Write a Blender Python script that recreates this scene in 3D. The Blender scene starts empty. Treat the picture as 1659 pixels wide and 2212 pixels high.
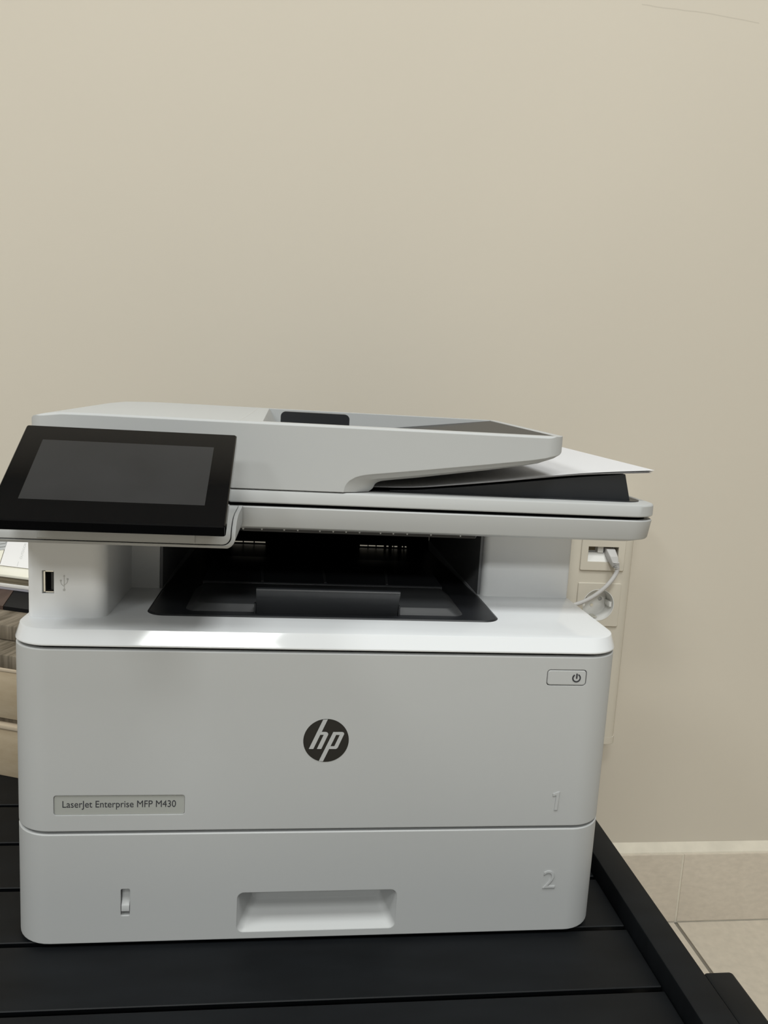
import bpy, bmesh, math, random
from mathutils import Vector, Matrix
random.seed(7)
MM = 0.001
S = bpy.context.scene
COL = S.collection

# ------------------------------------------------------------------ camera
F_PX, W_PX, H_PX = 1649.2, 1659.0, 2212.0
yaw, pit, rol = 0.12109, 0.14942, 0.05580
fv = Vector((math.sin(yaw), math.cos(yaw), 0)); rv = Vector((math.cos(yaw), -math.sin(yaw), 0)); uv = Vector((0, 0, 1))
fw = fv * math.cos(pit) - uv * math.sin(pit); up = uv * math.cos(pit) + fv * math.sin(pit)
r3 = rv * math.cos(rol) + up * math.sin(rol); u3 = up * math.cos(rol) - rv * math.sin(rol)
cam = bpy.data.cameras.new('camera')
cam.sensor_fit = 'VERTICAL'; cam.sensor_height = 36.0; cam.lens = F_PX / H_PX * 36.0
cam.clip_start = 0.02; cam.clip_end = 50
co = bpy.data.objects.new('camera', cam); COL.objects.link(co)
m = Matrix((r3, u3, -fw)).transposed().to_4x4()
m.translation = Vector((-26.1, -450.8, 352.85)) * MM
co.matrix_world = m
S.camera = co

# ------------------------------------------------------------------ world, lamps, exposure
w = bpy.data.worlds.new('world'); S.world = w; w.use_nodes = True
w.node_tree.nodes['Background'].inputs[0].default_value = (0.75, 0.78, 0.82, 1)
w.node_tree.nodes['Background'].inputs[1].default_value = 0.12
S.view_settings.view_transform = 'Standard'; S.view_settings.look = 'None'
S.view_settings.gamma = 1.0; S.view_settings.use_curve_mapping = False
S.view_settings.exposure = 0.1
CEIL = 2263.0
def ceiling_lamp(x, y, sx, sy, power, col=(0.975, 1.0, 0.985)):
    l = bpy.data.lights.new('ceiling_lamp', 'AREA'); l.shape = 'RECTANGLE'
    l.size = sx * MM; l.size_y = sy * MM; l.energy = power; l.color = col
    o = bpy.data.objects.new('ceiling_lamp', l); COL.objects.link(o)
    o.location = Vector((x, y, CEIL - 12)) * MM
ceiling_lamp(-395, -1650, 600, 600, 24)
ceiling_lamp(480, -640, 600, 600, 24)
ceiling_lamp(-1600, -640, 600, 600, 24)
for lx in (-2030, -290, 1450):
    ceiling_lamp(lx, -3300, 600, 600, 36 if lx < 0 else 16)

# ------------------------------------------------------------------ materials
def mat(name, col, rough=0.5, spec=0.5, metal=0.0, bevel=0.0, noise=None, bump=None, coat=0.0):
    """noise=(scale, amount, (sx,sy,sz)) tints the colour; bump=(scale, strength, dist)"""
    M = bpy.data.materials.new(name); M.use_nodes = True
    nt = M.node_tree; N = nt.nodes; L = nt.links; b = N['Principled BSDF']
    b.inputs['Base Color'].default_value = (*col, 1); b.inputs['Roughness'].default_value = rough
    b.inputs['Specular IOR Level'].default_value = spec; b.inputs['Metallic'].default_value = metal
    b.inputs['Coat Weight'].default_value = coat; b.inputs['Coat Roughness'].default_value = 0.06
    tc = N.new('ShaderNodeTexCoord')
    if noise:
        mp = N.new('ShaderNodeMapping'); mp.inputs['Scale'].default_value = noise[2] if len(noise) > 2 else (1, 1, 1)
        L.new(tc.outputs['Object'], mp.inputs['Vector'])
        t = N.new('ShaderNodeTexNoise'); t.inputs['Scale'].default_value = noise[0]; t.inputs['Detail'].default_value = 5
        L.new(mp.outputs[0], t.inputs['Vector'])
        r = N.new('ShaderNodeValToRGB')
        a = noise[1]
        r.color_ramp.elements[0].position = 0.3; r.color_ramp.elements[1].position = 0.7
        r.color_ramp.elements[0].color = (*[c * (1 - a) for c in col], 1)
        r.color_ramp.elements[1].color = (*[min(1, c * (1 + a)) for c in col], 1)
        L.new(t.outputs['Fac'], r.inputs[0]); L.new(r.outputs[0], b.inputs['Base Color'])
    nrm = None
    if bevel:
        bv = N.new('ShaderNodeBevel'); bv.samples = 4; bv.inputs['Radius'].default_value = bevel * MM
        nrm = bv.outputs[0]
    if bump:
        t = N.new('ShaderNodeTexNoise'); t.inputs['Scale'].default_value = bump[0]; t.inputs['Detail'].default_value = 3
        L.new(tc.outputs['Object'], t.inputs['Vector'])
        bp = N.new('ShaderNodeBump'); bp.inputs['Strength'].default_value = bump[1]; bp.inputs['Distance'].default_value = bump[2] * MM
        L.new(t.outputs['Fac'], bp.inputs['Height'])
        if nrm: L.new(nrm, bp.inputs['Normal'])
        nrm = bp.outputs[0]
    if nrm: L.new(nrm, b.inputs['Normal'])
    return M

WHITE = mat('light_grey_plastic', (0.43, 0.438, 0.436), 0.5, 0.4, bevel=0.7, bump=(1800, 0.05, 0.05))  # light grey plastic, kept greyer partly in place of shade on the front
WHITE_SOFT = mat('light_grey_plastic_plain', (0.43, 0.438, 0.436), 0.45, 0.4)
BRIGHT = mat('white_plastic', (0.72, 0.73, 0.735), 0.4, 0.4, bevel=0.7)
GLOSS = mat('glossy_white_plastic', (0.66, 0.675, 0.69), 0.07, 0.5, bevel=0.5)
TEXW = mat('textured_white_plastic', (0.66, 0.67, 0.67), 0.55, 0.4, bevel=0.5, bump=(900, 0.3, 0.12))
DARK = mat('dark_grey_plastic', (0.012, 0.013, 0.015), 0.38, 0.5, bevel=0.5, bump=(1500, 0.1, 0.05))
DARKR = mat('textured_dark_plastic', (0.017, 0.018, 0.0195), 0.55, 0.5, bevel=0.5, bump=(1400, 0.3, 0.08))
WELLW = mat('lightened_well_plastic', (0.15, 0.154, 0.16), 0.45, 0.5)  # dark grey plastic, colour lightened in place of light inside the well
SLATE = mat('slate_plastic', (0.013, 0.0145, 0.017), 0.42, 0.5, bevel=0.4)
BLACKGAP = mat('black_gap', (0.004, 0.004, 0.005), 0.8, 0.1)
BEZEL = mat('black_glass', (0.0025, 0.0026, 0.003), 0.05, 0.3)
DISPLAY = mat('display_glass', (0.016, 0.0165, 0.018), 0.32, 0.5, noise=(30, 0.15))
GREYBADGE = mat('grey_badge', (0.35, 0.358, 0.335), 0.5, 0.3)
INK = mat('dark_print', (0.035, 0.036, 0.042), 0.5, 0.3)
LOGODARK = mat('logo_black', (0.012, 0.0115, 0.010), 0.3, 0.3)
ICON = mat('grey_print', (0.47, 0.47, 0.46), 0.6, 0.3)
STEEL = mat('bright_steel', (0.75, 0.74, 0.68), 0.3, 0.5, metal=1.0)
PAPER = mat('paper', (0.60, 0.60, 0.615), 0.8, 0.2)
BENCH = mat('black_powder_coat', (0.0042, 0.0050, 0.0060), 0.5, 0.19, bevel=0.4, noise=(14, 0.3, (1, 4, 1)), bump=(1600, 0.15, 0.05))
CREAM = mat('cream_plastic', (0.575, 0.532, 0.45), 0.45, 0.4, bevel=0.8)
SOCKW = mat('socket_white', (0.74, 0.735, 0.71), 0.25, 0.5, bevel=0.3)
CABLE = mat('grey_cable', (0.50, 0.49, 0.48), 0.5, 0.4)
BRASS = mat('contact_brown', (0.10, 0.075, 0.03), 0.4, 0.5)
TILE = mat('beige_tile', (0.58, 0.52, 0.43), 0.5, 0.35, noise=(90, 0.06), bump=(420, 0.35, 0.3), bevel=0.8)
SKIRT = mat('skirting_tile', (0.60, 0.535, 0.445), 0.5, 0.35, noise=(90, 0.06, (1, 1, 2)), bump=(400, 0.35, 0.3), bevel=0.8)
GROUT = mat('grout', (0.22, 0.20, 0.165), 0.9, 0.1, noise=(40, 0.1))
FILLET = mat('cement_fillet', (0.66, 0.61, 0.51), 0.85, 0.2, noise=(30, 0.08), bump=(150, 0.5, 0.8))

def wood(name, c1, c2, scale, stretch, rough=0.6):
    M = bpy.data.materials.new(name); M.use_nodes = True
    nt = M.node_tree; N = nt.nodes; L = nt.links; b = N['Principled BSDF']
    tc = N.new('ShaderNodeTexCoord'); mp = N.new('ShaderNodeMapping'); mp.inputs['Scale'].default_value = stretch
    L.new(tc.outputs['Object'], mp.inputs['Vector'])
    t = N.new('ShaderNodeTexNoise'); t.inputs['Scale'].default_value = scale; t.inputs['Detail'].default_value = 6; t.inputs['Roughness'].default_value = 0.65
    L.new(mp.outputs[0], t.inputs['Vector'])
    r = N.new('ShaderNodeValToRGB'); r.color_ramp.elements[0].position = 0.36; r.color_ramp.elements[1].position = 0.64
    r.color_ramp.elements[0].color = (*c1, 1); r.color_ramp.elements[1].color = (*c2, 1)
    L.new(t.outputs['Fac'], r.inputs[0]); L.new(r.outputs[0], b.inputs['Base Color'])
    bp = N.new('ShaderNodeBump'); bp.inputs['Strength'].default_value = 0.4; bp.inputs['Distance'].default_value = 0.0006
    L.new(t.outputs['Fac'], bp.inputs['Height']); L.new(bp.outputs[0], b.inputs['Normal'])
    b.inputs['Roughness'].default_value = rough
    return M
OAK = wood('pale_oak', (0.36, 0.28, 0.18), (0.47, 0.385, 0.27), 22, (0.35, 1, 1.6))
OAKEDGE = mat('pale_oak_edge', (0.52, 0.43, 0.32), 0.6, 0.2)
GREYWOOD = wood('weathered_grey_wood', (0.07, 0.055, 0.035), (0.21, 0.175, 0.13), 30, (5, 0.45, 0.25))
BROWNWOOD = wood('dark_brown_wood', (0.050, 0.028, 0.020), (0.085, 0.050, 0.036), 20, (3, 0.3, 1))
FLATBLACK = mat('flat_black', (0.004, 0.004, 0.0045), 0.6, 0.15)

def wall_material():
    M = mat('painted_wall', (0.575, 0.527, 0.447), 0.75, 0.2, noise=(2.2, 0.018), bump=(260, 0.12, 0.25))
    nt = M.node_tree; N = nt.nodes; L = nt.links; b = N['Principled BSDF']
    # a fine hairline crack in the paint, upper right of the socket
    g = N.new('ShaderNodeNewGeometry'); sp = N.new('ShaderNodeSeparateXYZ'); L.new(g.outputs['Position'], sp.inputs[0])
    n = N.new('ShaderNodeTexNoise'); n.inputs['Scale'].default_value = 14; n.inputs['Detail'].default_value = 4
    L.new(g.outputs['Position'], n.inputs['Vector'])
    def math_(op, a, c, val=None):
        k = N.new('ShaderNodeMath'); k.operation = op
        for i, v in enumerate((a, c)):
            if v is None: continue
            if isinstance(v, (int, float)): k.inputs[i].default_value = v
            else: L.new(v, k.inputs[i])
        return k.outputs[0]
    zc = math_('ADD', math_('MULTIPLY', math_('SUBTRACT', sp.outputs['X'], 0.347), -0.033), 0.8075)
    zc = math_('ADD', zc, math_('MULTIPLY', n.outputs['Fac'], 0.008))
    d = math_('ABSOLUTE', math_('SUBTRACT', sp.outputs['Z'], zc), None)
    near = math_('LESS_THAN', d, 0.0007)
    rng = math_('MULTIPLY', math_('GREATER_THAN', sp.outputs['X'], 0.348), math_('LESS_THAN', sp.outputs['X'], 0.492))
    mask = math_('MULTIPLY', math_('MULTIPLY', near, rng), 0.22)
    mix = N.new('ShaderNodeMix'); mix.data_type = 'RGBA'; L.new(mask, mix.inputs['Factor'])
    src = b.inputs['Base Color'].links[0].from_socket
    L.new(src, mix.inputs['A']); mix.inputs['B'].default_value = (0.25, 0.22, 0.17, 1)
    L.new(mix.outputs['Result'], b.inputs['Base Color'])
    return M
WALL = wall_material()
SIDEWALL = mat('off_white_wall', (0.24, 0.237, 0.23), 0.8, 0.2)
CEILM = mat('ceiling_paint', (0.36, 0.36, 0.355), 0.9, 0.1)

# ------------------------------------------------------------------ mesh helpers (all in millimetres, world axes)
def mesh_from(verts, faces, sharp=32):
    me = bpy.data.meshes.new('mesh')
    me.from_pydata([tuple(c * MM for c in v) for v in verts], [], faces)
    bm = bmesh.new(); bm.from_mesh(me)
    bmesh.ops.recalc_face_normals(bm, faces=bm.faces)
    bm.to_mesh(me); bm.free()
    finish(me, sharp)
    return me
def finish(me, sharp=32):
    me.shade_smooth()
    me.set_sharp_from_angle(angle=math.radians(sharp))
def obj(name, me, material, parent=None, label=None, kind=None):
    me.name = name
    o = bpy.data.objects.new(name, me); COL.objects.link(o)
    me.materials.clear(); me.materials.append(material)
    if parent:
        o.parent = parent
        pm = parent.matrix_world if parent.get('_abs') is None else parent.matrix_world
        o.matrix_parent_inverse = PINV.get(parent.name, Matrix.Identity(4))
        PINV[o.name] = PINV.get(parent.name, Matrix.Identity(4)) @ Matrix.Identity(4) if False else Matrix.Identity(4)
    else:
        PINV[o.name] = Matrix.Identity(4)
    if label: o['label'] = label
    if kind: o['kind'] = kind
    return o
PINV = {}
def thing(name, loc, label, cat, group=None):
    o = bpy.data.objects.new(name, None); COL.objects.link(o)
    o.empty_display_size = 0.05
    o.location = Vector(loc) * MM
    PINV[o.name] = Matrix.Translation(-Vector(loc) * MM)
    tag(o, label, cat, group)
    return o
def tag(o, label, cat, group=None):
    o['label'] = label; o['category'] = cat
    if group: o['group'] = group
    return o
def loft(rings, cap=True, closed_loop=False):
    n = len(rings[0]); V = [p for r in rings for p in r]; Fc = []
    for k in range(len(rings) - 1):
        for i in range(n):
            j = (i + 1) % n
            Fc.append((k * n + i, k * n + j, (k + 1) * n + j, (k + 1) * n + i))
    if cap:
        Fc.append(tuple(reversed(range(n)))); Fc.append(tuple((len(rings) - 1) * n + i for i in range(n)))
    return V, Fc
def rr(x0, x1, y0, y1, r, n=8):
    """rounded rectangle, r a number or (x0y0, x1y0, x1y1, x0y1)"""
    if not isinstance(r, (tuple, list)): r = (r,) * 4
    P = []
    for (cx, cy, a0, rad) in ((x0 + r[0], y0 + r[0], 180, r[0]), (x1 - r[1], y0 + r[1], 270, r[1]),
                              (x1 - r[2], y1 - r[2], 0, r[2]), (x0 + r[3], y1 - r[3], 90, r[3])):
        for i in range(n + 1):
            a = math.radians(a0 + 90 * i / n)
            P.append((cx + rad * math.cos(a), cy + rad * math.sin(a)))
    return P
def zring(p2, z): return [(x, y, z) for x, y in p2]
def yring(p2, y): return [(x, y, z) for x, z in p2]
def xring(p2, x): return [(x, y, z) for y, z in p2]
def M_(vf, sharp=32): return mesh_from(*vf, sharp=sharp)
def box(x0, x1, y0, y1, z0, z1, bv=0.0):
    if not bv:
        return M_(loft([zring([(x0, y0), (x1, y0), (x1, y1), (x0, y1)], z) for z in (z0, z1)]))
    bm = bmesh.new(); bmesh.ops.create_cube(bm, size=1)
    for v in bm.verts:
        v.co = Vector(((x0 + x1) / 2 + v.co.x * (x1 - x0), (y0 + y1) / 2 + v.co.y * (y1 - y0), (z0 + z1) / 2 + v.co.z * (z1 - z0))) * MM
    bmesh.ops.bevel(bm, geom=list(bm.edges), offset=bv * MM, segments=2, profile=0.5, affect='EDGES')
    me = bpy.data.meshes.new('mesh'); bm.to_mesh(me); bm.free(); finish(me, 40)
    return me
def boolean(me, cut, op='DIFFERENCE', sharp=32):
    a = bpy.data.objects.new('tmp_a', me); b = bpy.data.objects.new('tmp_b', cut)
    COL.objects.link(a); COL.objects.link(b)
    md = a.modifiers.new('b', 'BOOLEAN'); md.object = b; md.operation = op; md.solver = 'EXACT'
    dg = bpy.context.evaluated_depsgraph_get(); dg.update()
    r = bpy.data.meshes.new_from_object(a.evaluated_get(dg))
    bpy.data.objects.remove(a); bpy.data.objects.remove(b)
    finish(r, sharp)
    return r
def xform(me, mtx):
    me.transform(mtx); return me
def tube(pts, rad, n=10, sub=6):
    # Catmull-Rom through pts, swept circle
    P = [Vector(p) for p in pts]; Q = []
    ext = [2 * P[0] - P[1]] + P + [2 * P[-1] - P[-2]]
    for i in range(1, len(ext) - 2):
        for k in range(sub):
            t = k / sub; a, b, c, d = ext[i - 1:i + 3]
            Q.append(0.5 * ((2 * b) + (c - a) * t + (2 * a - 5 * b + 4 * c - d) * t * t + (3 * b - a - 3 * c + d) * t ** 3))
    Q.append(P[-1])
    rings = []; nrm = None
    for i, q in enumerate(Q):
        tg = (Q[min(i + 1, len(Q) - 1)] - Q[max(i - 1, 0)]).normalized()
        if nrm is None: nrm = tg.orthogonal().normalized()
        nrm = (nrm - tg * nrm.dot(tg)).normalized(); bn = tg.cross(nrm)
        rd = rad(i / (len(Q) - 1)) if callable(rad) else rad
        rings.append([tuple(q + (nrm * math.cos(2 * math.pi * j / n) + bn * math.sin(2 * math.pi * j / n)) * rd) for j in range(n)])
    return M_(loft(rings), sharp=50)
def strip2(pts, wd):
    """flat polyline strip in 2D -> list of quads (verts2, faces)"""
    V, Fc = [], []
    for (x0, y0), (x1, y1) in zip(pts, pts[1:]):
        dx, dy = x1 - x0, y1 - y0; l = math.hypot(dx, dy) or 1
        nx, ny = -dy / l * wd / 2, dx / l * wd / 2; ex, ey = dx / l * wd * .3, dy / l * wd * .3
        k = len(V)
        V += [(x0 + nx - ex, y0 + ny - ey), (x0 - nx - ex, y0 - ny - ey), (x1 - nx + ex, y1 - ny + ey), (x1 + nx + ex, y1 + ny + ey)]
        Fc.append((k, k + 1, k + 2, k + 3))
    return V, Fc
def solid_xz(polys, y_front, y_back, step=0.006):
    """polygons in (x,z) -> thin solids between two y planes, one mesh"""
    V, Fc = [], []
    for c_, p in enumerate(polys):
        k = len(V); v, f = loft([yring(p, y_back), yring(p, y_front - step * c_)])
        V += v; Fc += [tuple(i + k for i in ff) for ff in f]
    return mesh_from(V, Fc)
def text_mesh(body, extrude=0.0, bold=0.0):
    c = bpy.data.curves.new('t', 'FONT'); c.body = body; c.size = 1.0; c.extrude = extrude; c.offset = bold
    o = bpy.data.objects.new('t', c); COL.objects.link(o)
    dg = bpy.context.evaluated_depsgraph_get(); dg.update()
    me = bpy.data.meshes.new_from_object(o.evaluated_get(dg))
    bpy.data.objects.remove(o)
    return me
def fit_text(me, u0, u1, v0, v1, depth, O, U, Vv, Nn):
    """map text bbox to [u0,u1]x[v0,v1] on plane O + u U + v V, extruded +/- -> depth along N"""
    xs = [v.co.x for v in me.vertices]; ys = [v.co.y for v in me.vertices]; zs = [v.co.z for v in me.vertices]
    bx, by = min(xs), min(ys); sx = (u1 - u0) / (max(xs) - bx); sy = (v1 - v0) / (max(ys) - by)
    zr = max(1e-6, max(zs) - min(zs)); z0 = min(zs)
    for v in me.vertices:
        p = Vector(O) + Vector(U) * (u0 + (v.co.x - bx) * sx) + Vector(Vv) * (v0 + (v.co.y - by) * sy) + Vector(Nn) * ((v.co.z - z0) / zr * depth)
        v.co = p * MM
    me.update(); finish(me, 30)
    return me
XZ = dict(O=(0, 0, 0), U=(1, 0, 0), Vv=(0, 0, 1), Nn=(0, -1, 0))
def fxz(y): d = dict(XZ); d['O'] = (0, y, 0); return d

# ================================================================== the room
WY = 460.0; FZ = -337.0
def structure(name, me, material, label=None):
    o = obj(name, me, material); o['kind'] = 'structure'
    if label: o['label'] = label
    return o
X0, X1, Y0 = -3083, 2917, -4950
structure('wall_back', box(X0, X1, WY, WY + 100, FZ - 60, CEIL + 60), WALL, 'beige painted wall behind the printer')
structure('wall_left', box(X0 - 100, X0, Y0 - 100, WY + 100, FZ - 60, CEIL + 60), SIDEWALL, 'off-white side wall left of the bench')
structure('wall_right', box(X1, X1 + 100, Y0 - 100, WY + 100, FZ - 60, CEIL + 60), SIDEWALL, 'off-white side wall right of the bench')
structure('wall_front', box(X0, X1, Y0 - 100, Y0, FZ - 60, CEIL + 60), SIDEWALL, 'off-white wall facing the printer')
structure('ceiling', box(X0 - 100, X1 + 100, Y0 - 100, WY + 100, CEIL, CEIL + 80), CEILM, 'off-white ceiling')
floor = structure('floor', box(X0, X1, Y0, WY, FZ - 40, FZ - 2), GROUT, 'beige tiled floor with dark joints')
PINV['floor'] = Matrix.Identity(4)
TJ = 517.0
tile_me = box(2.6, 597.4, 1.2, 597.4, -12, 0, 0)
for i in range(-6, 4):
    for j in range(9):
        o = obj('tile', tile_me, TILE, floor)
        o.location = Vector((TJ + i * 600, 448 - 600 * (j + 1), FZ)) * MM
base = structure('baseboard_back', box(X0, X1, 446.7, WY - 0.01, FZ - 1, -236.8), FILLET, 'beige tile skirting with pale cement fillet along its top')
fil = M_(loft([xring([(448.5, -237), (449, -234.5), (WY, -226), (WY, -237)], X0 + 1), xring([(448.5, -237), (449, -234.5), (WY, -226), (WY, -237)], X1 - 1)]))
obj('cement_fillet', fil, FILLET, base)
sk_me = box(1.6, 598.4, 446, 453, FZ + 1.5, -236.5, 0)
for i in range(-6, 4):
    o = obj('tile', sk_me, SKIRT, base); o.location = Vector((TJ + i * 600, 0, 0)) * MM

# ================================================================== the bench
bench = thing('slatted_bench', (-190, 115, FZ), 'low matt black metal bench with slatted top carrying the printer', 'bench')
BX0, BX1 = -600.0, 213.0
slat_me = M_(loft([xring([(6, -14), (0.2, -1.2), (0.0, -0.5), (0.5, 0), (51.0, 0), (51.5, -0.5), (51.3, -1.2), (45.5, -14)], x) for x in (BX0, BX1)]))
for k in range(-3, 7):
    o = obj('slat', slat_me, BENCH, bench)
    o.location = Vector((0, 6.0 + 55.2 * k, 0)) * MM
ys0, ys1 = 6.0 - 55.2 * 3 - 4, 6.0 + 55.2 * 6 + 51.5 + 4
obj('side_rail', box(214.6, 236, ys0, ys1, -30, 14, 1.2), BENCH, bench)
obj('side_rail', box(BX0 - 23, BX0 - 1.6, ys0, ys1, -30, 14, 1.2), BENCH, bench)
obj('cross_rail', box(BX0 - 23, 236, ys0 - 22, ys0 - 0.5, -30, 14, 1.2), BENCH, bench)
obj('cross_rail', box(BX0 - 23, 236, ys1 + 0.5, ys1 + 22, -30, 14, 1.2), BENCH, bench)
obj('gap_light_blocker', box(BX0 - 1, 214.4, ys0, ys1, -44, -41), BLACKGAP, bench)  # added unseen black sheet that stops floor light showing through slat gaps
for x in (-420, -40, 170):
    obj('support_beam', box(x - 16, x + 16, ys0, ys1, -40, -14.2, 1), BENCH, bench)
for x0, x1 in ((236.8, 256), (BX0 - 44, BX0 - 24)):
    for y0, y1 in ((ys0 - 22, -53), (ys1 - 90, ys1 + 22)):
        obj('leg', box(x0, x1, y0, y1, FZ, 12.5, 2.2), BENCH, bench)

# ================================================================== the printer
pr = thing('multifunction_printer', (0, 170, 0), 'white office laser printer with scanner and tilted black touchscreen on the bench', 'printer')
BACK = 345.0
def body2(f=0.0, s=0.0, rf=24.0):
    return rr(-190.5 + s, 190.5 - s, f, BACK - s, (rf - f * .5, rf - f * .5, 6, 6), 10)
def body(z0, z1, bev=0.55):
    return M_(loft([zring(body2(bev, bev), z0), zring(body2(), z0 + bev), zring(body2(), z1 - bev), zring(body2(bev, bev), z1)]))
for za, zb in ((76.5, 79.2), (195.0, 197.8)):
    cm = M_(loft([zring(body2(4, 4), za), zring(body2(4, 4), zb)]))
    if za > 100: cm = boolean(cm, box(-118, 118, 36, 400, 190, 205))
    obj('chassis', cm, BLACKGAP, pr)
for fx in (-150, 150):
    for fy in (40, 300):
        obj('rubber_foot', M_(loft([[(fx + 9 * math.cos(2 * math.pi * i / 16), fy + 9 * math.sin(2 * math.pi * i / 16), z) for i in range(16)] for z in (0, 5.2)])), BLACKGAP, pr)

# --- paper cassette with handle recess and lock slot
cas = body(2.7, 77.0)
ch = loft([yring(rr(-51.6, 51.2, 7.8, 35.5, 4.2, 6), -2), yring(rr(-51.6, 51.2, 7.8, 35.5, 4.2, 6), 0.2),
           yring(rr(-50.5, 50.2, 8.8, 35.0, 4.5, 6), 1.6), yring(rr(-43.2, 43.0, 17.6, 33.4, 4.5, 6), 19)])
cas = boolean(cas, M_(ch))
cs = loft([yring(rr(-123.6, -118.0, 21.4, 39.8, 1.0, 4), -2), yring(rr(-123.6, -118.0, 21.4, 39.8, 1.0, 4), 5)])
cas = boolean(cas, M_(cs))
cassette = obj('paper_cassette', cas, WHITE, pr)
prof = [(4.6, 39.4), (3.0, 39.4), (2.6, 33), (2.2, 31), (0.4, 28.6), (0.1, 28.0), (0.1, 24.6), (0.5, 24.0), (4.6, 24.0)]
obj('size_lock_slider', M_(loft([xring(prof, -123.2), xring(prof, -118.4)])), WHITE_SOFT, cassette)
obj('tray_number', fit_text(text_mesh('2', 0.05, 0.0), 149.4, 157.9, 34.2, 46.9, 0.55, **fxz(0.05)), WHITE, cassette, 'embossed number two')

# --- front cover with badge, logo, power button
cov = body(78.8, 195.3)
cov = boolean(cov, M_(loft([yring(rr(-163.3, -85.4, 89.8, 102.7, 1.6, 5), -2), yring(rr(-163.3, -85.4, 89.8, 102.7, 1.6, 5), 1.0)])))
cov = boolean(cov, M_(loft([yring(rr(139.4, 165.7, 176.2, 186.9, 2.2, 5), -2), yring(rr(139.4, 165.7, 176.2, 186.9, 2.2, 5), 2.0)])))
front = obj('front_cover', cov, WHITE, pr)
obj('name_badge', M_(loft([yring(rr(-163.1, -85.6, 90.0, 102.5, 1.5, 5), 1.1), yring(rr(-163.1, -85.6, 90.0, 102.5, 1.5, 5), 0.55)])), GREYBADGE, front, 'grey name badge')
obj('badge_lettering', fit_text(text_mesh('LaserJet Enterprise MFP M430', 0.02, 0.0), -158.3, -90.8, 93.2, 99.0, 0.12, **fxz(0.56)), INK, front, 'dark printed model name')
obj('button_well', M_(loft([yring(rr(139.5, 165.6, 176.3, 186.8, 2.1, 5), 2.1), yring(rr(139.5, 165.6, 176.3, 186.8, 2.1, 5), 1.7)])), BLACKGAP, front)
obj('power_button', M_(loft([yring(rr(139.85, 165.25, 176.65, 186.45, 1.9, 5), 1.8), yring(rr(139.85, 165.25, 176.65, 186.45, 1.9, 5), 0.2), yring(rr(140.2, 164.9, 177.0, 186.1, 1.7, 5), -0.1)])), WHITE, front, 'rectangular power button')
pc = (159.0, 181.5)
arc = [(pc[0] + 2.45 * math.sin(math.radians(a)), pc[1] + 2.45 * math.cos(math.radians(a))) for a in range(32, 329, 12)]
v2, f2 = strip2(arc, 0.85); polys = [[v2[i] for i in q] for q in f2]
v2, f2 = strip2([(pc[0] + .1, pc[1] - 0.1), (pc[0] + .1, pc[1] + 2.7)], 0.9); polys += [[v2[i] for i in q] for q in f2]
obj('power_symbol', solid_xz(polys, -0.22, 0.0), INK, front, 'dark power symbol')
obj('tray_number', solid_xz([[(152.3, 90.2), (154.6, 90.2), (155.2, 103.3), (153.9, 103.3), (150.6, 102.0), (150.7, 100.0), (152.9, 100.6)]], -0.4, 0.1), WHITE, front, 'embossed number one')
LC, LR = (0.35, 138.7), 14.2
disc = [(LC[0] + LR * math.cos(2 * math.pi * i / 64), LC[1] + LR * math.sin(2 * math.pi * i / 64)) for i in range(64)]
obj('logo_disc', solid_xz([disc], -0.18, 0.3), LOGODARK, front, 'round black maker emblem')
def lp(*pts): return [(LC[0] + (x - 787) / 365 * LR, LC[1] + (753 - y) / 365 * LR) for x, y in pts]
logo = [lp((724, 400), (800, 392), (588, 896), (516, 896)),
        lp((672, 655), (700, 606), (775, 606), (800, 614), (816, 636), (815, 655)),
        lp((745, 654), (815, 654), (716, 896), (645, 896)),
        lp((897, 606), (965, 606), (752, 1108), (684, 1104)),
        lp((905, 606), (1040, 606), (1064, 616), (1074, 640), (1066, 656), (925, 656)),
        lp((1003, 655), (1067, 655), (988, 850), (970, 880), (922, 852)),
        lp((862, 850), (990, 848), (975, 880), (950, 896), (835, 896))]
obj('logo_lettering', solid_xz(logo, -0.24, 0.2), WHITE_SOFT, front, 'pale slanted emblem letters')

# --- deck with chamfered edge and output well
ZD = 206.5
deck = M_(loft([zring(body2(0.3, 0.3), 197.2), zring(body2(-0.6, -0.2), 197.8), zring(body2(-0.6, -0.2), 198.6),
                zring(body2(4.7, 2.0, 22), ZD - 0.2), zring(body2(5.2, 2.4, 22), ZD)]), sharp=22)
deck = boolean(deck, M_(loft([zring(rr(-117.4, 117.4, 35.6, 400, (12, 12, 1, 1), 8), 190), zring(rr(-117.4, 117.4, 35.6, 400, (12, 12, 1, 1), 8), 215)])), sharp=22)
obj('top_deck', deck, GLOSS, pr)

# --- output tray
tray = obj('output_tray', M_(loft([zring(rr(-116.9, 116.9, 36.1, 105.6, (11.5, 11.5, 0.5, 0.5), 8), 196), zring(rr(-116.9, 116.9, 36.1, 105.6, (11.5, 11.5, .5, .5), 8), 206.3),
     zring(rr(-115.7, 115.7, 37.3, 105.2, (10.5, 10.5, .5, .5), 8), 207.2)])), DARK, pr)
tf = [(106.4, 196), (106.4, 206.0), (326, 196.8), (326, 196)]
obj('tray_floor', M_(loft([xring(tf, -117), xring(tf, 117)])), DARK, tray)
plat = loft([zring(rr(-94, 94, 46.0, 103.5, (7, 7, 1, 1), 6), 207.0), zring(rr(-87.5, 87.5, 48.8, 103.5, (7, 7, 1, 1), 6), 211.6), zring(rr(-86.9, 86.9, 49.4, 103.3, (7, 7, 1, 1), 6), 211.9)])
obj('tray_platform', M_(plat), DARKR, tray)
ramp = [(104.2, 205.5), (104.2, 211.9), (105.0, 212.9), (152, 213.4), (250, 200.2), (250, 199.0)]
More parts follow.
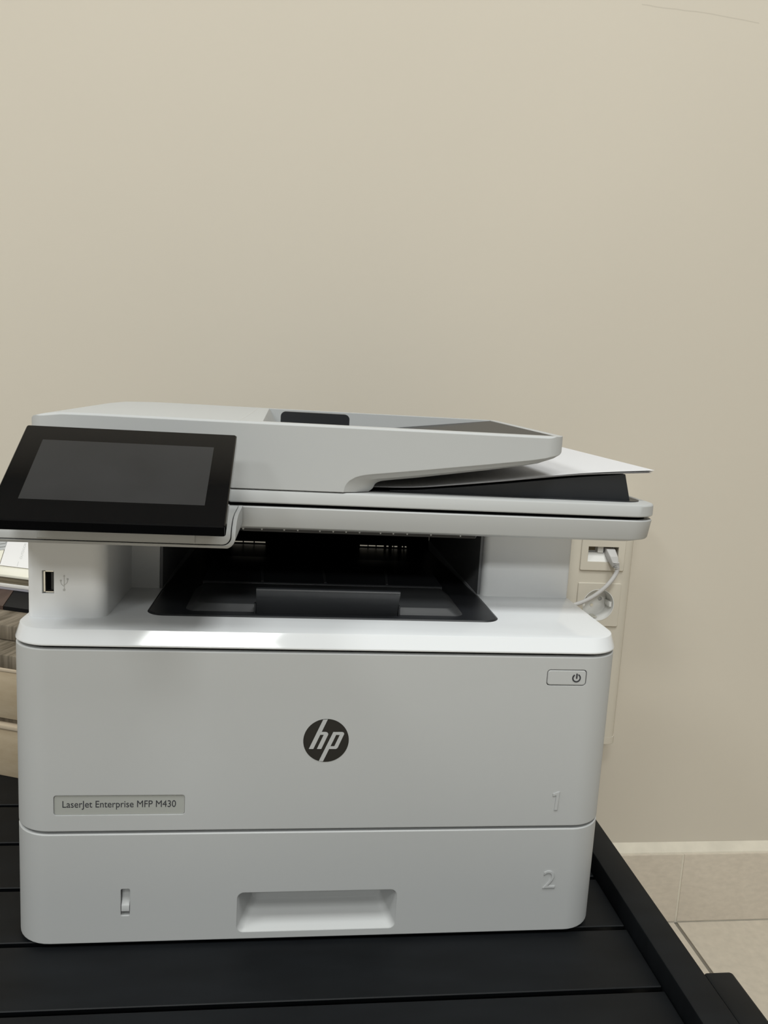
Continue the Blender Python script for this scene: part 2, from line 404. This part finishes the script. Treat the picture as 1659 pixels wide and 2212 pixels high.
obj('tray_ramp', M_(loft([xring(ramp, -89), xring(ramp, 89)])), DARK, tray)
for x0, x1 in ((-46, -48), (0.5, 0.0), (47, 51)):
    rb = [(106.5, 212.6), (106.5, 213.4), (151, 213.9), (151, 212.6)]
    v, f = loft([[(x0 - 1.0 + (x1 - x0) * (y - 106) / 45, y, z) for y, z in rb], [(x0 + 1.0 + (x1 - x0) * (y - 106) / 45, y, z) for y, z in rb]])
    obj('tray_rib', mesh_from(v, f), DARKR, tray)
outer = [(44, 205.2), (43.2, 209.0), (41.2, 214), (37.8, 219.8), (34.4, 224.2), (34.0, 225.3), (34.9, 226.0)]
inner = [(38.4, 226.0), (43.4, 219), (46.5, 212), (47, 205.2)]
obj('paper_stop', M_(loft([xring(outer + inner, -47.2), xring(outer + inner, 47.0)])), DARK, tray)
for x in (-48.6, 47.4):
    obj('stop_pivot', box(x, x + 1.2, 42.5, 46.5, 205, 214, 0.3), DARK, tray)

# --- supports around the output well
lc = obj('left_support', M_(loft([zring(rr(-186, -139.4, 26.6, 330, (4, 9, 3, 3), 8), ZD - .2), zring(rr(-186, -139.4, 27, 330, (4, 9, 3, 3), 8), 264)])), BRIGHT, pr)
lm = lc.data
lm2 = boolean(lm.copy(), box(-176.9, -170.0, 20, 36, 221.8, 236.2)); lm2.materials.clear(); lm2.materials.append(BRIGHT); lc.data = lm2
obj('usb_port_cavity', box(-176.8, -170.1, 33, 35.9, 221.9, 236.1), BLACKGAP, lc)
pts = [(-176.6, -175.5, 222.5, 235.5), (-175.3, -170.6, 235.2, 235.9), (-175.3, -170.6, 222.1, 222.8)]
for a in pts: obj('usb_port_shell', box(a[0], a[1], 28.2, 33, a[2], a[3]), STEEL, lc)
obj('usb_port_tongue', box(-172.4, -171.0, 29.5, 33, 223.5, 234.5), DARK, lc)
uc = (-163.9, 228.6)
ic = [[(0, -3.6), (0, 4.2)], [(0, -2.2), (-1.6, -0.8), (-2.0, 0.4), (-2.0, 1.2)], [(0, -1.4), (1.7, 0.2), (2.0, 1.2), (2.0, 2.2)]]
polys = []
for l in ic:
    v2, f2 = strip2([(uc[0] + a, uc[1] + b) for a, b in l], 0.32); polys += [[v2[i] for i in q] for q in f2]
def circ(cx, cz, r, n=14): return [(cx + r * math.cos(2 * math.pi * i / n), cz + r * math.sin(2 * math.pi * i / n)) for i in range(n)]
ringp = [circ(uc[0], uc[1] - 4.3, .75), circ(uc[0] - 2, uc[1] + 1.5, .55)]
polys += ringp + [[(uc[0] - .6, uc[1] + 4.2), (uc[0] + .6, uc[1] + 4.2), (uc[0], uc[1] + 5.2)],
          [(uc[0] + 1.5, uc[1] + 2.1), (uc[0] + 2.5, uc[1] + 2.1), (uc[0] + 2.5, uc[1] + 3.0), (uc[0] + 1.5, uc[1] + 3.0)]]
o = obj('usb_symbol', solid_xz(polys, 26.55, 27.2), ICON, lc, 'faint grey trident symbol')
obj('inner_panel', box(-139.6, -119.6, 104, 330, ZD - .2, 264), BRIGHT, pr)
obj('right_support', M_(loft([zring(rr(119.8, 188.2, 104, 330, (5, 2, 2, 2), 6), ZD - .2), zring(rr(119.8, 188.0, 104, 330, (5, 2, 2, 2), 6), 264)])), BRIGHT, pr)
obj('well_wall', box(-119.4, -117.6, 104.6, 326, 196, 264), WELLW, pr)
obj('well_wall', box(117.6, 119.6, 109, 326, 196, 264), WELLW, pr)
# rear wall of the well, with the vent slots left open
z0, z1 = 197.7, 199.5
obj('rear_panel', box(-117.5, 117.5, 326.2, 330, z1, 262), BLACKGAP, pr)
obj('rear_panel', box(-117.5, 117.5, 326.2, 330, 150, z0), BLACKGAP, pr)
xs = [(-117.5, -85.5), (-75, -74), (-64, -63), (-52, 45.2), (53.5, 54.2), (62.0, 62.8), (70.6, 73.0), (75.6, 79.0), (80.6, 81.4), (85, 89.3), (91, 92.4), (94.6, 117.5)]
for a, b_ in xs: obj('rear_panel_bar', box(a, b_, 326.2, 330, z0, z1), BLACKGAP, pr)
wc = [(-58, 57), (100, 57), (117.5, 105), (117.5, 329), (-117.5, 329), (-117.5, 105)]
obj('well_ceiling', M_(loft([zring(wc, 259.6), zring(wc, 263)])), DARK, pr)

# --- scanner base and lid
SX0, SX1, SY, SB = -191.0, 229.0, 46.6, 340.0
def scan2(i=0.0, r=20.0): return rr(SX0 + i, SX1 - i, SY + i, SB - i, (r, r, 8, 8), 10)
sb = obj('scanner_base', M_(loft([zring(scan2(11, 12), 261.4), zring(scan2(2.4, 19), 264.0), zring(scan2(1.8, 19), 265.0), zring(scan2(0.2), 277.2), zring(scan2(0.9), 277.9)])), WHITE, pr)
nx = [-56.7, -45, -30.7, -22, -7.7, 1, 9.4, 18.2, 32, 40.5, 49.7, 65.6, 85.5]
for x in nx:
    xx = -26.1 + (x + 26.1) * (450.8 + 57) / (450.8 + 39)
    rings = [[(xx + r * math.cos(2 * math.pi * i / 10), 57.8 + r * math.sin(2 * math.pi * i / 10), z) for i in range(10)] for r, z in ((1.0, 261.6), (1.0, 260.9), (0.7, 260.3), (0.15, 260.1))]
    obj('nub', M_(loft(rings)), WHITE_SOFT, sb)
obj('lid_gap', M_(loft([zring(scan2(4), 277.5), zring(scan2(4), 281)])), BLACKGAP, pr)
lid = obj('scanner_lid', M_(loft([zring(scan2(0.6), 280.2), zring(scan2(0), 280.8), zring(scan2(0), 287.6), zring(scan2(0.5), 288.5), zring(scan2(1.5), 288.9)])), WHITE, pr)
obj('lid_inlay', M_(loft([zring(rr(8, 222, 60, 320, (6, 14, 6, 6), 6), 288.6), zring(rr(8, 222, 60, 320, (6, 14, 6, 6), 6), 289.4)])), SLATE, lid)
wp0 = [(40, 289), (212.8, 289.2), (207.6, 308.0), (168, 303.8), (122, 297.8), (90, 294.0), (58, 290.6), (40, 289.8)]
wp1 = [(x, z + (2.9 if 289.5 < z else 0)) for x, z in wp0]
obj('document_output_tray', M_(loft([yring(wp0, 66), yring(wp1, 290)])), SLATE, lid)

# --- document feeder
o_b = [(-191, 289.4), (-90, 289.4), (6.9, 289.4), (7.2, 291), (7.7, 293.3), (8.8, 295.4), (10.5, 297.3), (14.2, 299.6), (18.5, 301.0), (24, 302.0), (33, 303.1), (55, 305.8), (102, 312.0), (131, 316.0), (142, 318.0), (149, 320.2), (154, 322.8), (159, 326.5)]
i_b = [(-191, 289.4), (-90, 289.4), (24.4, 289.4), (25.7, 290.4), (27.2, 291.8), (27.8, 293.2), (28.5, 294.6), (29.6, 295.6), (31.0, 296.3), (33, 296.9), (38, 297.7), (57, 300.2), (105, 307.4), (126, 310.9), (140, 313.6), (148, 316.6), (153, 320.0), (159, 325.0)]
m1 = [((a[0] * .88 + b[0] * .12), (a[1] * .85 + b[1] * .15)) for a, b in zip(o_b, i_b)]
mid = [((a[0] * .5 + b[0] * .5), (a[1] * .38 + b[1] * .62)) for a, b in zip(o_b, i_b)]
ins = [(x, max(z, 297.0) if k >= 1 else z) for k, (x, z) in enumerate(i_b)]
def top(zt): return [(159, zt), (60, zt), (-60, zt), (-150, zt + .1), (-171, zt - .2), (-182, zt - 1.6), (-188, zt - 3.2), (-191, zt - 5.4)]
fb = M_(loft([yring(o_b + top(331.4), 46.6), yring(m1 + top(332.7), 48.0), yring(mid + top(332.8), 50.5), yring(i_b + top(332.95), 57), yring(ins + top(333.0), 60), yring(ins + top(337.2), 246)]), sharp=24)
plan = M_(loft([zring(rr(SX0, 156.5, SY, 246, (10, 14, 8, 60), 10), z) for z in (280, 350)]))
fb = boolean(fb, plan, 'INTERSECT', 24)
fl = lambda x: 313 + (x + 40) * (331.6 - 313) / 188
cut = loft([[(-36, 55.4, fl(-36)), (149.2, 55.4, fl(149.2)), (149.2, 236, fl(149.2)), (-36, 236, fl(-36))],
            [(-54, 55.4, 345), (151.0, 55.4, 345), (151.0, 236, 345), (-54, 236, 345)]])
fb = boolean(fb, M_(cut), sharp=24)
feeder = obj('document_feeder', fb, WHITE, pr)
it = loft([[(-30, 55.8, fl(-30) - .5), (149.0, 55.8, fl(149) - .5), (149.0, 235.6, fl(149) - .5), (-30, 235.6, fl(-30) - .5)],
           [(-30, 55.8, fl(-30) + .7), (149.6, 55.8, 332.9), (149.6, 235.6, 336.4), (-30, 235.6, fl(-30) + .7)]])
obj('document_input_tray', M_(it), SLATE, feeder, 'dark grey sloping document tray')
for xs_, ya, yb in ((-60, 49, 244), (0.5, 237, 245.5)):
    tz = lambda y: 332.72 + max(0, (y - 60)) * 4.2 / 186 + (min(y, 60) - 48) / 12 * .28
    cr = [-2.5, -.8, 0, .4, .4] if ya < 100 else [0] * 5
    V_, F_ = [], []
    for k in range(5):
        y = ya + (yb - ya) * k / 4; x = xs_ + cr[k]
        V_ += [(x - .3, y, tz(y) - .3), (x + .3, y, tz(y) - .3), (x + .3, y, tz(y) + .07), (x - .3, y, tz(y) + .07)]
    for k in range(4):
        for i in range(4): F_.append((k * 4 + i, k * 4 + (i + 1) % 4, k * 4 + 4 + (i + 1) % 4, k * 4 + 4 + i))
    obj('cover_seam', mesh_from(V_, F_), ICON, feeder)
g = rr(-38, 17.2, 316, 337.0, (0.5, 0.5, 4, 4), 6)
obj('paper_guide', M_(loft([yring(g, 170), yring(g, 177)])), DARK, feeder, 'black paper guide')

# --- tilting control panel
CX0, CX1 = -200.0, -57.9
sideprof = [(46.4, 262.3), (5.5, 261.6), (-8.5, 261.0), (-11.6, 261.5), (-12.8, 263.2), (-12.6, 267.0), (-11.6, 270.4), (-9.2, 273.3), (-4, 276.2), (3, 277.8), (11, 278.5), (46.4, 278.2)]
def inset(p, d):
    c = (20, 269); out = []
    for y, z in p: out.append((y + (d if y < 40 else 0), z - d * .9 if z > 270 else z + d * .9))
    return out
def front_prism(d, r, z0=261.0):
    p = rr(CX0 + d, CX1 - d, z0 + d, 300, (r, r, .2, .2), 8)
    return M_(loft([yring(p, -40), yring(p, 80)]))
core = inset(sideprof, 1.6)
cp = boolean(M_(loft([xring(core, CX0 + .6), xring(core, CX1 - .6)])), front_prism(0.8, 6), 'INTERSECT', 40)
panel = obj('control_panel', cp, BLACKGAP, pr, 'white tilting control panel')
rim = boolean(M_(loft([xring(sideprof, CX0), xring(sideprof, CX1)]), sharp=40), front_prism(0, 7), 'INTERSECT', 40)
rim = boolean(rim, front_prism(2.3, 5), 'DIFFERENCE', 40)
obj('panel_rim', rim, WHITE, panel)
fas = boolean(M_(loft([xring(inset(sideprof, 0.2), CX0), xring(inset(sideprof, 0.2), CX1)]), sharp=40), front_prism(2.85, 4.6), 'INTERSECT', 40)
obj('panel_fascia', fas, WHITE, panel)
hp = [(-13.0, 264.6), (-12.9, 267.6), (-11.9, 271.0), (-9.4, 274.0), (-4.0, 277.0), (6, 279.0), (6, 264.6)]
obj('hinge_cover', M_(loft([xring(hp, -167), xring(hp, -80.5)])), WHITE, panel)
# the screen slab
SO = Vector((-120.6, -50.0, 281.0)); SU = Vector((1, 0, 0)); SV = Vector((0, 64.7, 44.6)).normalized(); SN = SU.cross(SV)
def scr(u, v, n): return tuple(SO + SU * u + SV * v + SN * n)
def sring(u0, u1, v0, v1, r, n): return [scr(u, v, n) for u, v in rr(u0, u1, v0, v1, r, 5)]
obj('screen_bezel', M_(loft([sring(-58.8, 58.8, 1.2, 77.4, 2, -8.6), sring(-60, 60, 0, 78.6, 1.5, -7.2), sring(-60, 60, 0, 78.6, 1.3, -0.7), sring(-59.4, 59.4, .6, 78.0, 1, 0)]), sharp=28), BEZEL, panel, 'glossy black screen frame')
obj('display', M_(loft([sring(-47.8, 47.8, 15.8, 65.6, .3, -0.3), sring(-47.8, 47.8, 15.8, 65.6, .3, 0.03)])), DISPLAY, panel, 'switched-off dark grey touch display')
hv = [scr(-46, 10, -8.4), scr(46, 10, -8.4), scr(46, 46, -8.4), scr(-46, 46, -8.4)]
hb = [(-166, -11.0, 274.0), (-75, -11.0, 274.0), (-75, 14, 277.5), (-166, 14, 277.5)]
obj('screen_hinge', mesh_from(*loft([hb, hv])), WHITE, panel)

# ================================================================== sheets lying in the feeder's output
zx = [(-69, 291.4), (30, 291.5), (58, 292.0), (90, 295.6), (123, 299.6), (150, 303.3), (169, 305.7), (190, 307.7), (206, 308.7), (228, 310.3)]
def zat(x):
    for (a, za), (b, zb) in zip(zx, zx[1:]):
        if x <= b: 
            t = (x - a) / (b - a); return za + (zb - za) * t
    return zx[-1][1]
def zsm(x): return sum(zat(x + d) for d in (-12, -6, 0, 6, 12)) / 5 if -50 < x < 216 else zat(x)
def sheet(dx, dy, dz, curl, label):
    V, Fc = [], []; nx_, ny_ = 40, 8; th = 0.14
    for k in (0, 1):
        for i in range(nx_ + 1):
            for j in range(ny_ + 1):
                x = -69 + 297 * i / nx_; y = 64 + 210 * j / ny_
                up_ = max(0, (x - 60) / 168)
                z = zsm(x) + (y - 64) * 0.0145 * up_ + dz * (0.35 + .65 * up_) + curl * up_ ** 3 * 1.0 + th * k
                V.append((x + dx, y + dy, z))
    n = (nx_ + 1) * (ny_ + 1); q = lambda i, j, k: k * n + i * (ny_ + 1) + j
    for i in range(nx_):
        for j in range(ny_):
            Fc.append((q(i, j, 1), q(i + 1, j, 1), q(i + 1, j + 1, 1), q(i, j + 1, 1)))
            Fc.append((q(i, j, 0), q(i, j + 1, 0), q(i + 1, j + 1, 0), q(i + 1, j, 0)))
    for i in range(nx_):
        Fc.append((q(i, 0, 0), q(i + 1, 0, 0), q(i + 1, 0, 1), q(i, 0, 1))); Fc.append((q(i, ny_, 0), q(i, ny_, 1), q(i + 1, ny_, 1), q(i + 1, ny_, 0)))
    for j in range(ny_):
        Fc.append((q(0, j, 0), q(0, j, 1), q(0, j + 1, 1), q(0, j + 1, 0))); Fc.append((q(nx_, j, 0), q(nx_, j + 1, 0), q(nx_, j + 1, 1), q(nx_, j, 1)))
    o = obj('paper_sheet', mesh_from(V, Fc), PAPER)
    tag(o, label, 'paper', 'sheets lying in the feeder output')
sheet(-1.5, 1.2, 0.0, -0.4, 'white sheet at the bottom of the few in the feeder output')
sheet(-0.5, 0.4, 0.75, -0.3, 'white sheet between two others in the feeder output')
sheet(0.0, 0.0, 1.6, 0.0, 'topmost white sheet in the feeder output, sticking out right')

# ================================================================== wall trunking with sockets
TF = 420.0
tr = thing('wall_trunking', (349, WY, -64), 'cream plastic wall trunking behind the printer with two outlet plates', 'trunking')
t2 = [(307.5, WY - .05), (307.5, 432), (309.5, 425.5), (314, 421), (320, TF), (379, TF), (385.5, 421.2), (389.5, 425.5), (391.5, 432), (391.5, WY - .05)]
body_t = obj('trunking_body', M_(loft([zring(t2, -58), zring(t2, 240)]), sharp=60), CREAM, tr)
t3 = [(349 + (x - 349) * 1.02, y - (.8 if y < 450 else 0)) for x, y in t2]
obj('end_cap', M_(loft([zring(t3, -65), zring(t3, -56)]), sharp=60), CREAM, tr)
lowp = M_(loft([yring(rr(321.9, 376.5, 89.1, 143.7, 1.5, 4), TF + 1), yring(rr(321.9, 376.5, 89.1, 143.7, 1.5, 4), TF - 1.6), yring(rr(322.5, 375.9, 89.7, 143.1, 1.5, 4), TF - 2.2)]))
pcx, pcz = 349.2, 116.4
# socket well cut through plate and body
wellc = lambda: M_(loft([yring(circ(pcx, pcz, 20.0, 40), 400), yring(circ(pcx, pcz, 20.0, 40), 420.0), yring(circ(pcx, pcz, 19.2, 40), 438)]))
lowp = boolean(lowp, wellc())
lp_o = obj('socket_plate', lowp, CREAM, tr)
bmx = boolean(body_t.data.copy(), M_(loft([yring(circ(pcx, pcz, 20.6, 40), 400), yring(circ(pcx, pcz, 20.6, 40), 441)])))
win = (330.2, 368.2, 170.0, 188.6)
bmx = boolean(bmx, box(win[0] - .3, win[1] + .3, 400, 434, win[2] - .3, win[3] + .3), sharp=60)
bmx.materials.clear(); bmx.materials.append(CREAM); body_t.data = bmx
rg = [yring(circ(pcx, pcz, 20.0, 40), 417.6), yring(circ(pcx, pcz, 19.2, 40), 417.6), yring(circ(pcx, pcz, 18.6, 40), 437), yring(circ(pcx, pcz, 20.0, 40), 437)]
v, f = loft(rg + [rg[0]], cap=False)
obj('socket_well', mesh_from(v, f), SOCKW, lp_o, 'white round socket well')
fl_ = M_(loft([yring(circ(pcx, pcz, 20.2, 40), 437), yring(circ(pcx, pcz, 20.2, 40), 440.5)]))
for dx in (-9.5, 9.5): fl_ = boolean(fl_, M_(loft([yring(circ(pcx + dx, pcz + 3.0, 2.6, 16), 430), yring(circ(pcx + dx, pcz + 3.0, 2.6, 16), 440)])))
obj('socket_floor', fl_, SOCKW, lp_o)
obj('socket_backing', M_(loft([yring(circ(pcx, pcz, 20.0, 24), 440.55), yring(circ(pcx, pcz, 20, 24), 441)])), BLACKGAP, lp_o)
obj('screw', M_(loft([yring(circ(pcx - 0.6, pcz - 5.2, 2.2, 16), 437.2), yring(circ(pcx - .6, pcz - 5.2, 2.0, 16), 436)])), STEEL, lp_o)
for s in (-1, 1): obj('earth_clip', box(pcx - 2.4, pcx + 2.4, 424, 437, pcz + s * 17.3 - .7, pcz + s * 17.3 + .7), STEEL, lp_o)
for s in (-1, 1): obj('socket_key', box(pcx + s * 17.2 - 1.6, pcx + s * 17.2 + 1.6, 421, 437, pcz - 3.2, pcz + 3.2, .4), SOCKW, lp_o)
upp = M_(loft([yring(rr(321.7, 377.0, 159.0, 213.6, 1.5, 4), TF + 1), yring(rr(321.7, 377.0, 159.0, 213.6, 1.5, 4), TF - 1.6), yring(rr(322.3, 376.4, 159.6, 213.0, 1.5, 4), TF - 2.2)]))
upp = boolean(upp, box(win[0], win[1], 410, 430, win[2], win[3]))
up_o = obj('data_plate', upp, CREAM, tr)
# white sloping data insert: lower shutter slopes outwards, upper half holds the two ports
ins_p = [(434, 169.9), (419.2, 169.9), (424.5, 179.2), (425.5, 179.4), (425.5, 180), (433.8, 180)]
obj('data_insert', M_(loft([xring(ins_p, win[0] + .1), xring(ins_p, win[1] - .1)])), SOCKW, up_o, 'white data port insert')
obj('port_back', box(win[0] + .2, win[1] - .2, 431, 433.8, 180.1, 188.5), SOCKW, up_o)
obj('port_divider', box(344.5, 351.5, 424, 431, 180.1, 188.5), SOCKW, up_o)
obj('port_contact', box(332, 342.5, 428, 431, 182.3, 187.2), BRASS, up_o)
obj('port_contact', box(353.5, 365.5, 428.5, 431, 182.3, 187.2), BLACKGAP, up_o)
# patch cable
cab = thing('network_cable', (360, 415, 180), 'grey network cable plugged into the upper wall plate', 'cable')
pg = loft([yring(rr(353.6, 364.2, 178.6, 186.6, .6, 3), 428.0), yring(rr(353.4, 364.6, 176.8, 185.8, .8, 3), 419.5), [(x + (359.5 - x) * .12 + 1.2, 411.5 - (z - 181) * .35, z - 6) for x, z in rr(353.4, 364.6, 176.0, 184.4, 1.2, 3)],
           [(x + (360 - x) * .42 + 3.0, 409.0 - (z - 181) * .5, z * .45 + 181 * .55 - 14.0) for x, z in rr(353.4, 364.6, 176.0, 184.4, 1.5, 3)]])
obj('plug', M_(pg), CABLE, cab, 'grey plug with moulded boot')
for k in range(4):
    a = Vector((362.3 + k * .35, 409.0 - k * .25, 171.8 - k * 1.9)); 
    obj('boot_rib', M_(loft([[(a.x + (4.3 - k * .25) * math.cos(2 * math.pi * i / 14), a.y + 3.6 * math.sin(2 * math.pi * i / 14), a.z - h + .8 * math.cos(2 * math.pi * i / 14) * 0) for i in range(14)] for h in (0, .9)])), CABLE, cab)
obj('cord', tube([(362.0, 409.5, 172), (364.3, 408, 165), (362.4, 408, 156.5), (353.4, 407, 144), (340, 407, 131.6), (326.4, 408, 122.8), (312, 409, 117), (290, 404, 112), (255, 392, 104), (215, 378, 97), (180, 366, 92), (158, 354, 90), (152, 345.5, 90)], 2.55), CABLE, cab)

# ================================================================== boards and catalogues piled left of the printer
def pile(name, x0, x1, y0, y1, z0, z1, material, label, cat, bv=0.5, ang=0.0):
    """box in the pile's own axes (turned about 20 degrees), origin at the pile corner"""
    me = box(x0 - (x0 + x1) / 2, x1 - (x0 + x1) / 2, 0, y1 - y0, 0, z1 - z0, bv)
    o = obj(name, me, material)
    ca, sa = math.cos(PA), math.sin(PA); xm = (x0 + x1) / 2
    o.location = Vector((-276.5 + xm * ca - y0 * sa, 221.9 + xm * sa + y0 * ca, z0)) * MM
    o.rotation_euler = (0, 0, PA + ang)
    if label: tag(o, label, cat)
    return o
PA = math.radians(-20.0)
b1 = pile('wood_board', -260, 40, 0, 118, 0, 44.6, OAK, 'thick pale oak block lowest in the pile left of the printer', 'board', 0.6)
pile('wood_board', -260, 38, -1.2, 118, 44.7, 48.4, OAKEDGE, 'thin pale oak strip lying on the lowest oak block', 'board', 0.5)
pile('wood_board', -258, 36, 5, 118, 48.5, 54.3, GREYWOOD, 'narrow dark grey wood strip between the two oak blocks', 'board', 0.4)
pile('wood_board', -260, 40, 0, 118, 54.4, 97.4, OAK, 'thick pale oak block in the middle of the pile', 'board', 0.6)
pile('wood_board', -260, 38, -0.4, 118, 97.5, 100.4, OAKEDGE, 'thin light oak strip under the grey planks', 'board', 0.5)
pile('wood_board', -250, 36, 0.5, 118, 100.5, 112.4, GREYWOOD, 'weathered grey-brown plank under the other grey plank', 'board', 0.7)
pile('wood_board', -240, 28, 33, 140, 112.6, 127.0, GREYWOOD, 'weathered grey-brown plank with rounded edge, upper of two', 'board', 1.6)
def poly_plank(pts, z0, z1, material, label):
    me = M_(loft([zring(pts, z0), zring(pts, z1)]))
    me.transform(Matrix.Rotation(PA, 4, 'Z'))
    o = obj('wood_board', me, material); o.location = Vector((-276.5, 221.9, 0)) * MM
    tag(o, label, 'board')
poly_plank([(-150, 72), (-54, 72), (-108, 165), (-185, 165)], 127.1, 131.0, BROWNWOOD, 'flat dark brown plank lying under the catalogues')
poly_plank([(-53.3, 72), (12, 72), (12, 180), (-107, 165)], 127.1, 130.8, FLATBLACK, 'flat black piece lying beside the dark brown plank')  # black piece sharing a slanted edge with the brown plank
LILAC = mat('lilac_grey_paper', (0.34, 0.33, 0.36), 0.5, 0.3); WPAGE = mat('white_pages', (0.72, 0.70, 0.66), 0.6, 0.3)
OLIVE = mat('olive_page_block', (0.17, 0.145, 0.10), 0.7, 0.2, noise=(300, 0.25, (0.02, 0.02, 1))); CREAMC = mat('cream_cover', (0.76, 0.74, 0.64), 0.3, 0.4)
WCOV = mat('white_cover', (0.74, 0.73, 0.73), 0.4, 0.3); CLEAR = mat('clear_sleeve', (0.45, 0.46, 0.46), 0.15, 0.6)
pile('brochure', -135, -25, 122.6, 180, 131.1, 133.6, LILAC, 'thin lilac-grey brochure at the bottom of the catalogues', 'brochure', 0.2)
pile('magazine', -136, -26, 122.2, 180, 133.7, 137.6, WPAGE, 'white magazine between brochure and thick catalogue', 'magazine', 0.3)
cat_e = thing('catalogue', (-330, 390, 138), 'thick catalogue with cream cover and olive-brown page edges', 'catalogue')
def cpart(nm, x0, x1, y0, y1, z0, z1, mt):
    me = box(x0, x1, y0, y1, z0, z1, 0.25)
    me.transform(Matrix.Translation(Vector((-276.5, 221.9, 0)) * MM) @ Matrix.Rotation(PA, 4, 'Z'))
    obj(nm, me, mt, cat_e)
cpart('back_cover', -136, -27, 122.8, 180, 137.8, 138.9, OLIVE)
cpart('page_block', -136, -28, 123.6, 180, 139.0, 144.3, OLIVE)
cpart('front_cover', -136, -27, 122.4, 180, 144.4, 147.2, CREAMC)
# white booklet leaning on the wall above the catalogue
bl = thing('booklet', (-320, 400, 148), 'white booklet marked OUTDOOR leaning on the wall above the catalogue', 'booklet')
ca, sa = math.cos(PA), math.sin(PA)
LO = Vector((-276.5 + (-124) * ca - 152 * sa, 221.9 + (-124) * sa + 152 * ca, 148.0)); LU = Vector((ca, sa, 0)); LIN = Vector((-sa, ca, 0))
la = math.radians(63); LV = LIN * math.cos(la) + Vector((0, 0, 1)) * math.sin(la); LN = LU.cross(LV)
def bp_(u, v, n): return tuple(LO + LU * u + LV * v + LN * n)
q = [(0, 0), (62, 0), (62, 70), (0, 70)]
obj('pages', mesh_from(*loft([[bp_(u, v, -2.2) for u, v in q], [bp_(u, v, -.2) for u, v in q]])), WPAGE, bl)
obj('cover', mesh_from(*loft([[bp_(u, v, -.2) for u, v in q], [bp_(u, v, 0.1) for u, v in q]])), WCOV, bl)
obj('cover_lettering', fit_text(text_mesh('OUTDOOR', 0.01), 9.5, 27.5, -24.6, -21.8, 0.06, O=LO + LN * .1, U=LV, Vv=-LU * -1 if False else -LU * 1, Nn=LN), ICON, bl, 'small grey word')
obj('cover_line', mesh_from(*loft([[bp_(u, v, 0.05) for u, v in ((21.4, 1.0), (21.8, 1.0), (21.8, 6.4), (21.4, 6.4))], [bp_(u, v, 0.16) for u, v in ((21.4, 1.0), (21.8, 1.0), (21.8, 6.4), (21.4, 6.4))]])), ICON, bl)

# clear sleeves and an olive folder standing left of the booklet
fo = thing('folder', (-345, 405, 148), 'olive folder leaning on the wall left of the white booklet', 'folder')
q = [(-46, 0), (-1.5, 0), (-1.5, 44), (-46, 44)]
obj('spine', mesh_from(*loft([[bp_(u, v, -4.5) for u, v in q], [bp_(u, v, -1.2) for u, v in q]])), OLIVE, fo)
obj('cover', mesh_from(*loft([[bp_(u, v, -1.2) for u, v in q], [bp_(u, v, -.6) for u, v in q]])), CREAMC, fo)
sl = thing('plastic_sleeves', (-345, 405, 160), 'fanned clear plastic sleeves above the olive folder', 'sleeves')
for k in range(5):
    q = [(-48, 8 + k * 3.4), (0.5 - k * .6, 18 + k * 3.4), (-1 - k * .6, 66), (-48, 66)]
    obj('sleeve', mesh_from(*loft([[bp_(u, v, -.4 + k * .7) for u, v in q], [bp_(u, v, -.1 + k * .7) for u, v in q]])), CLEAR, sl)
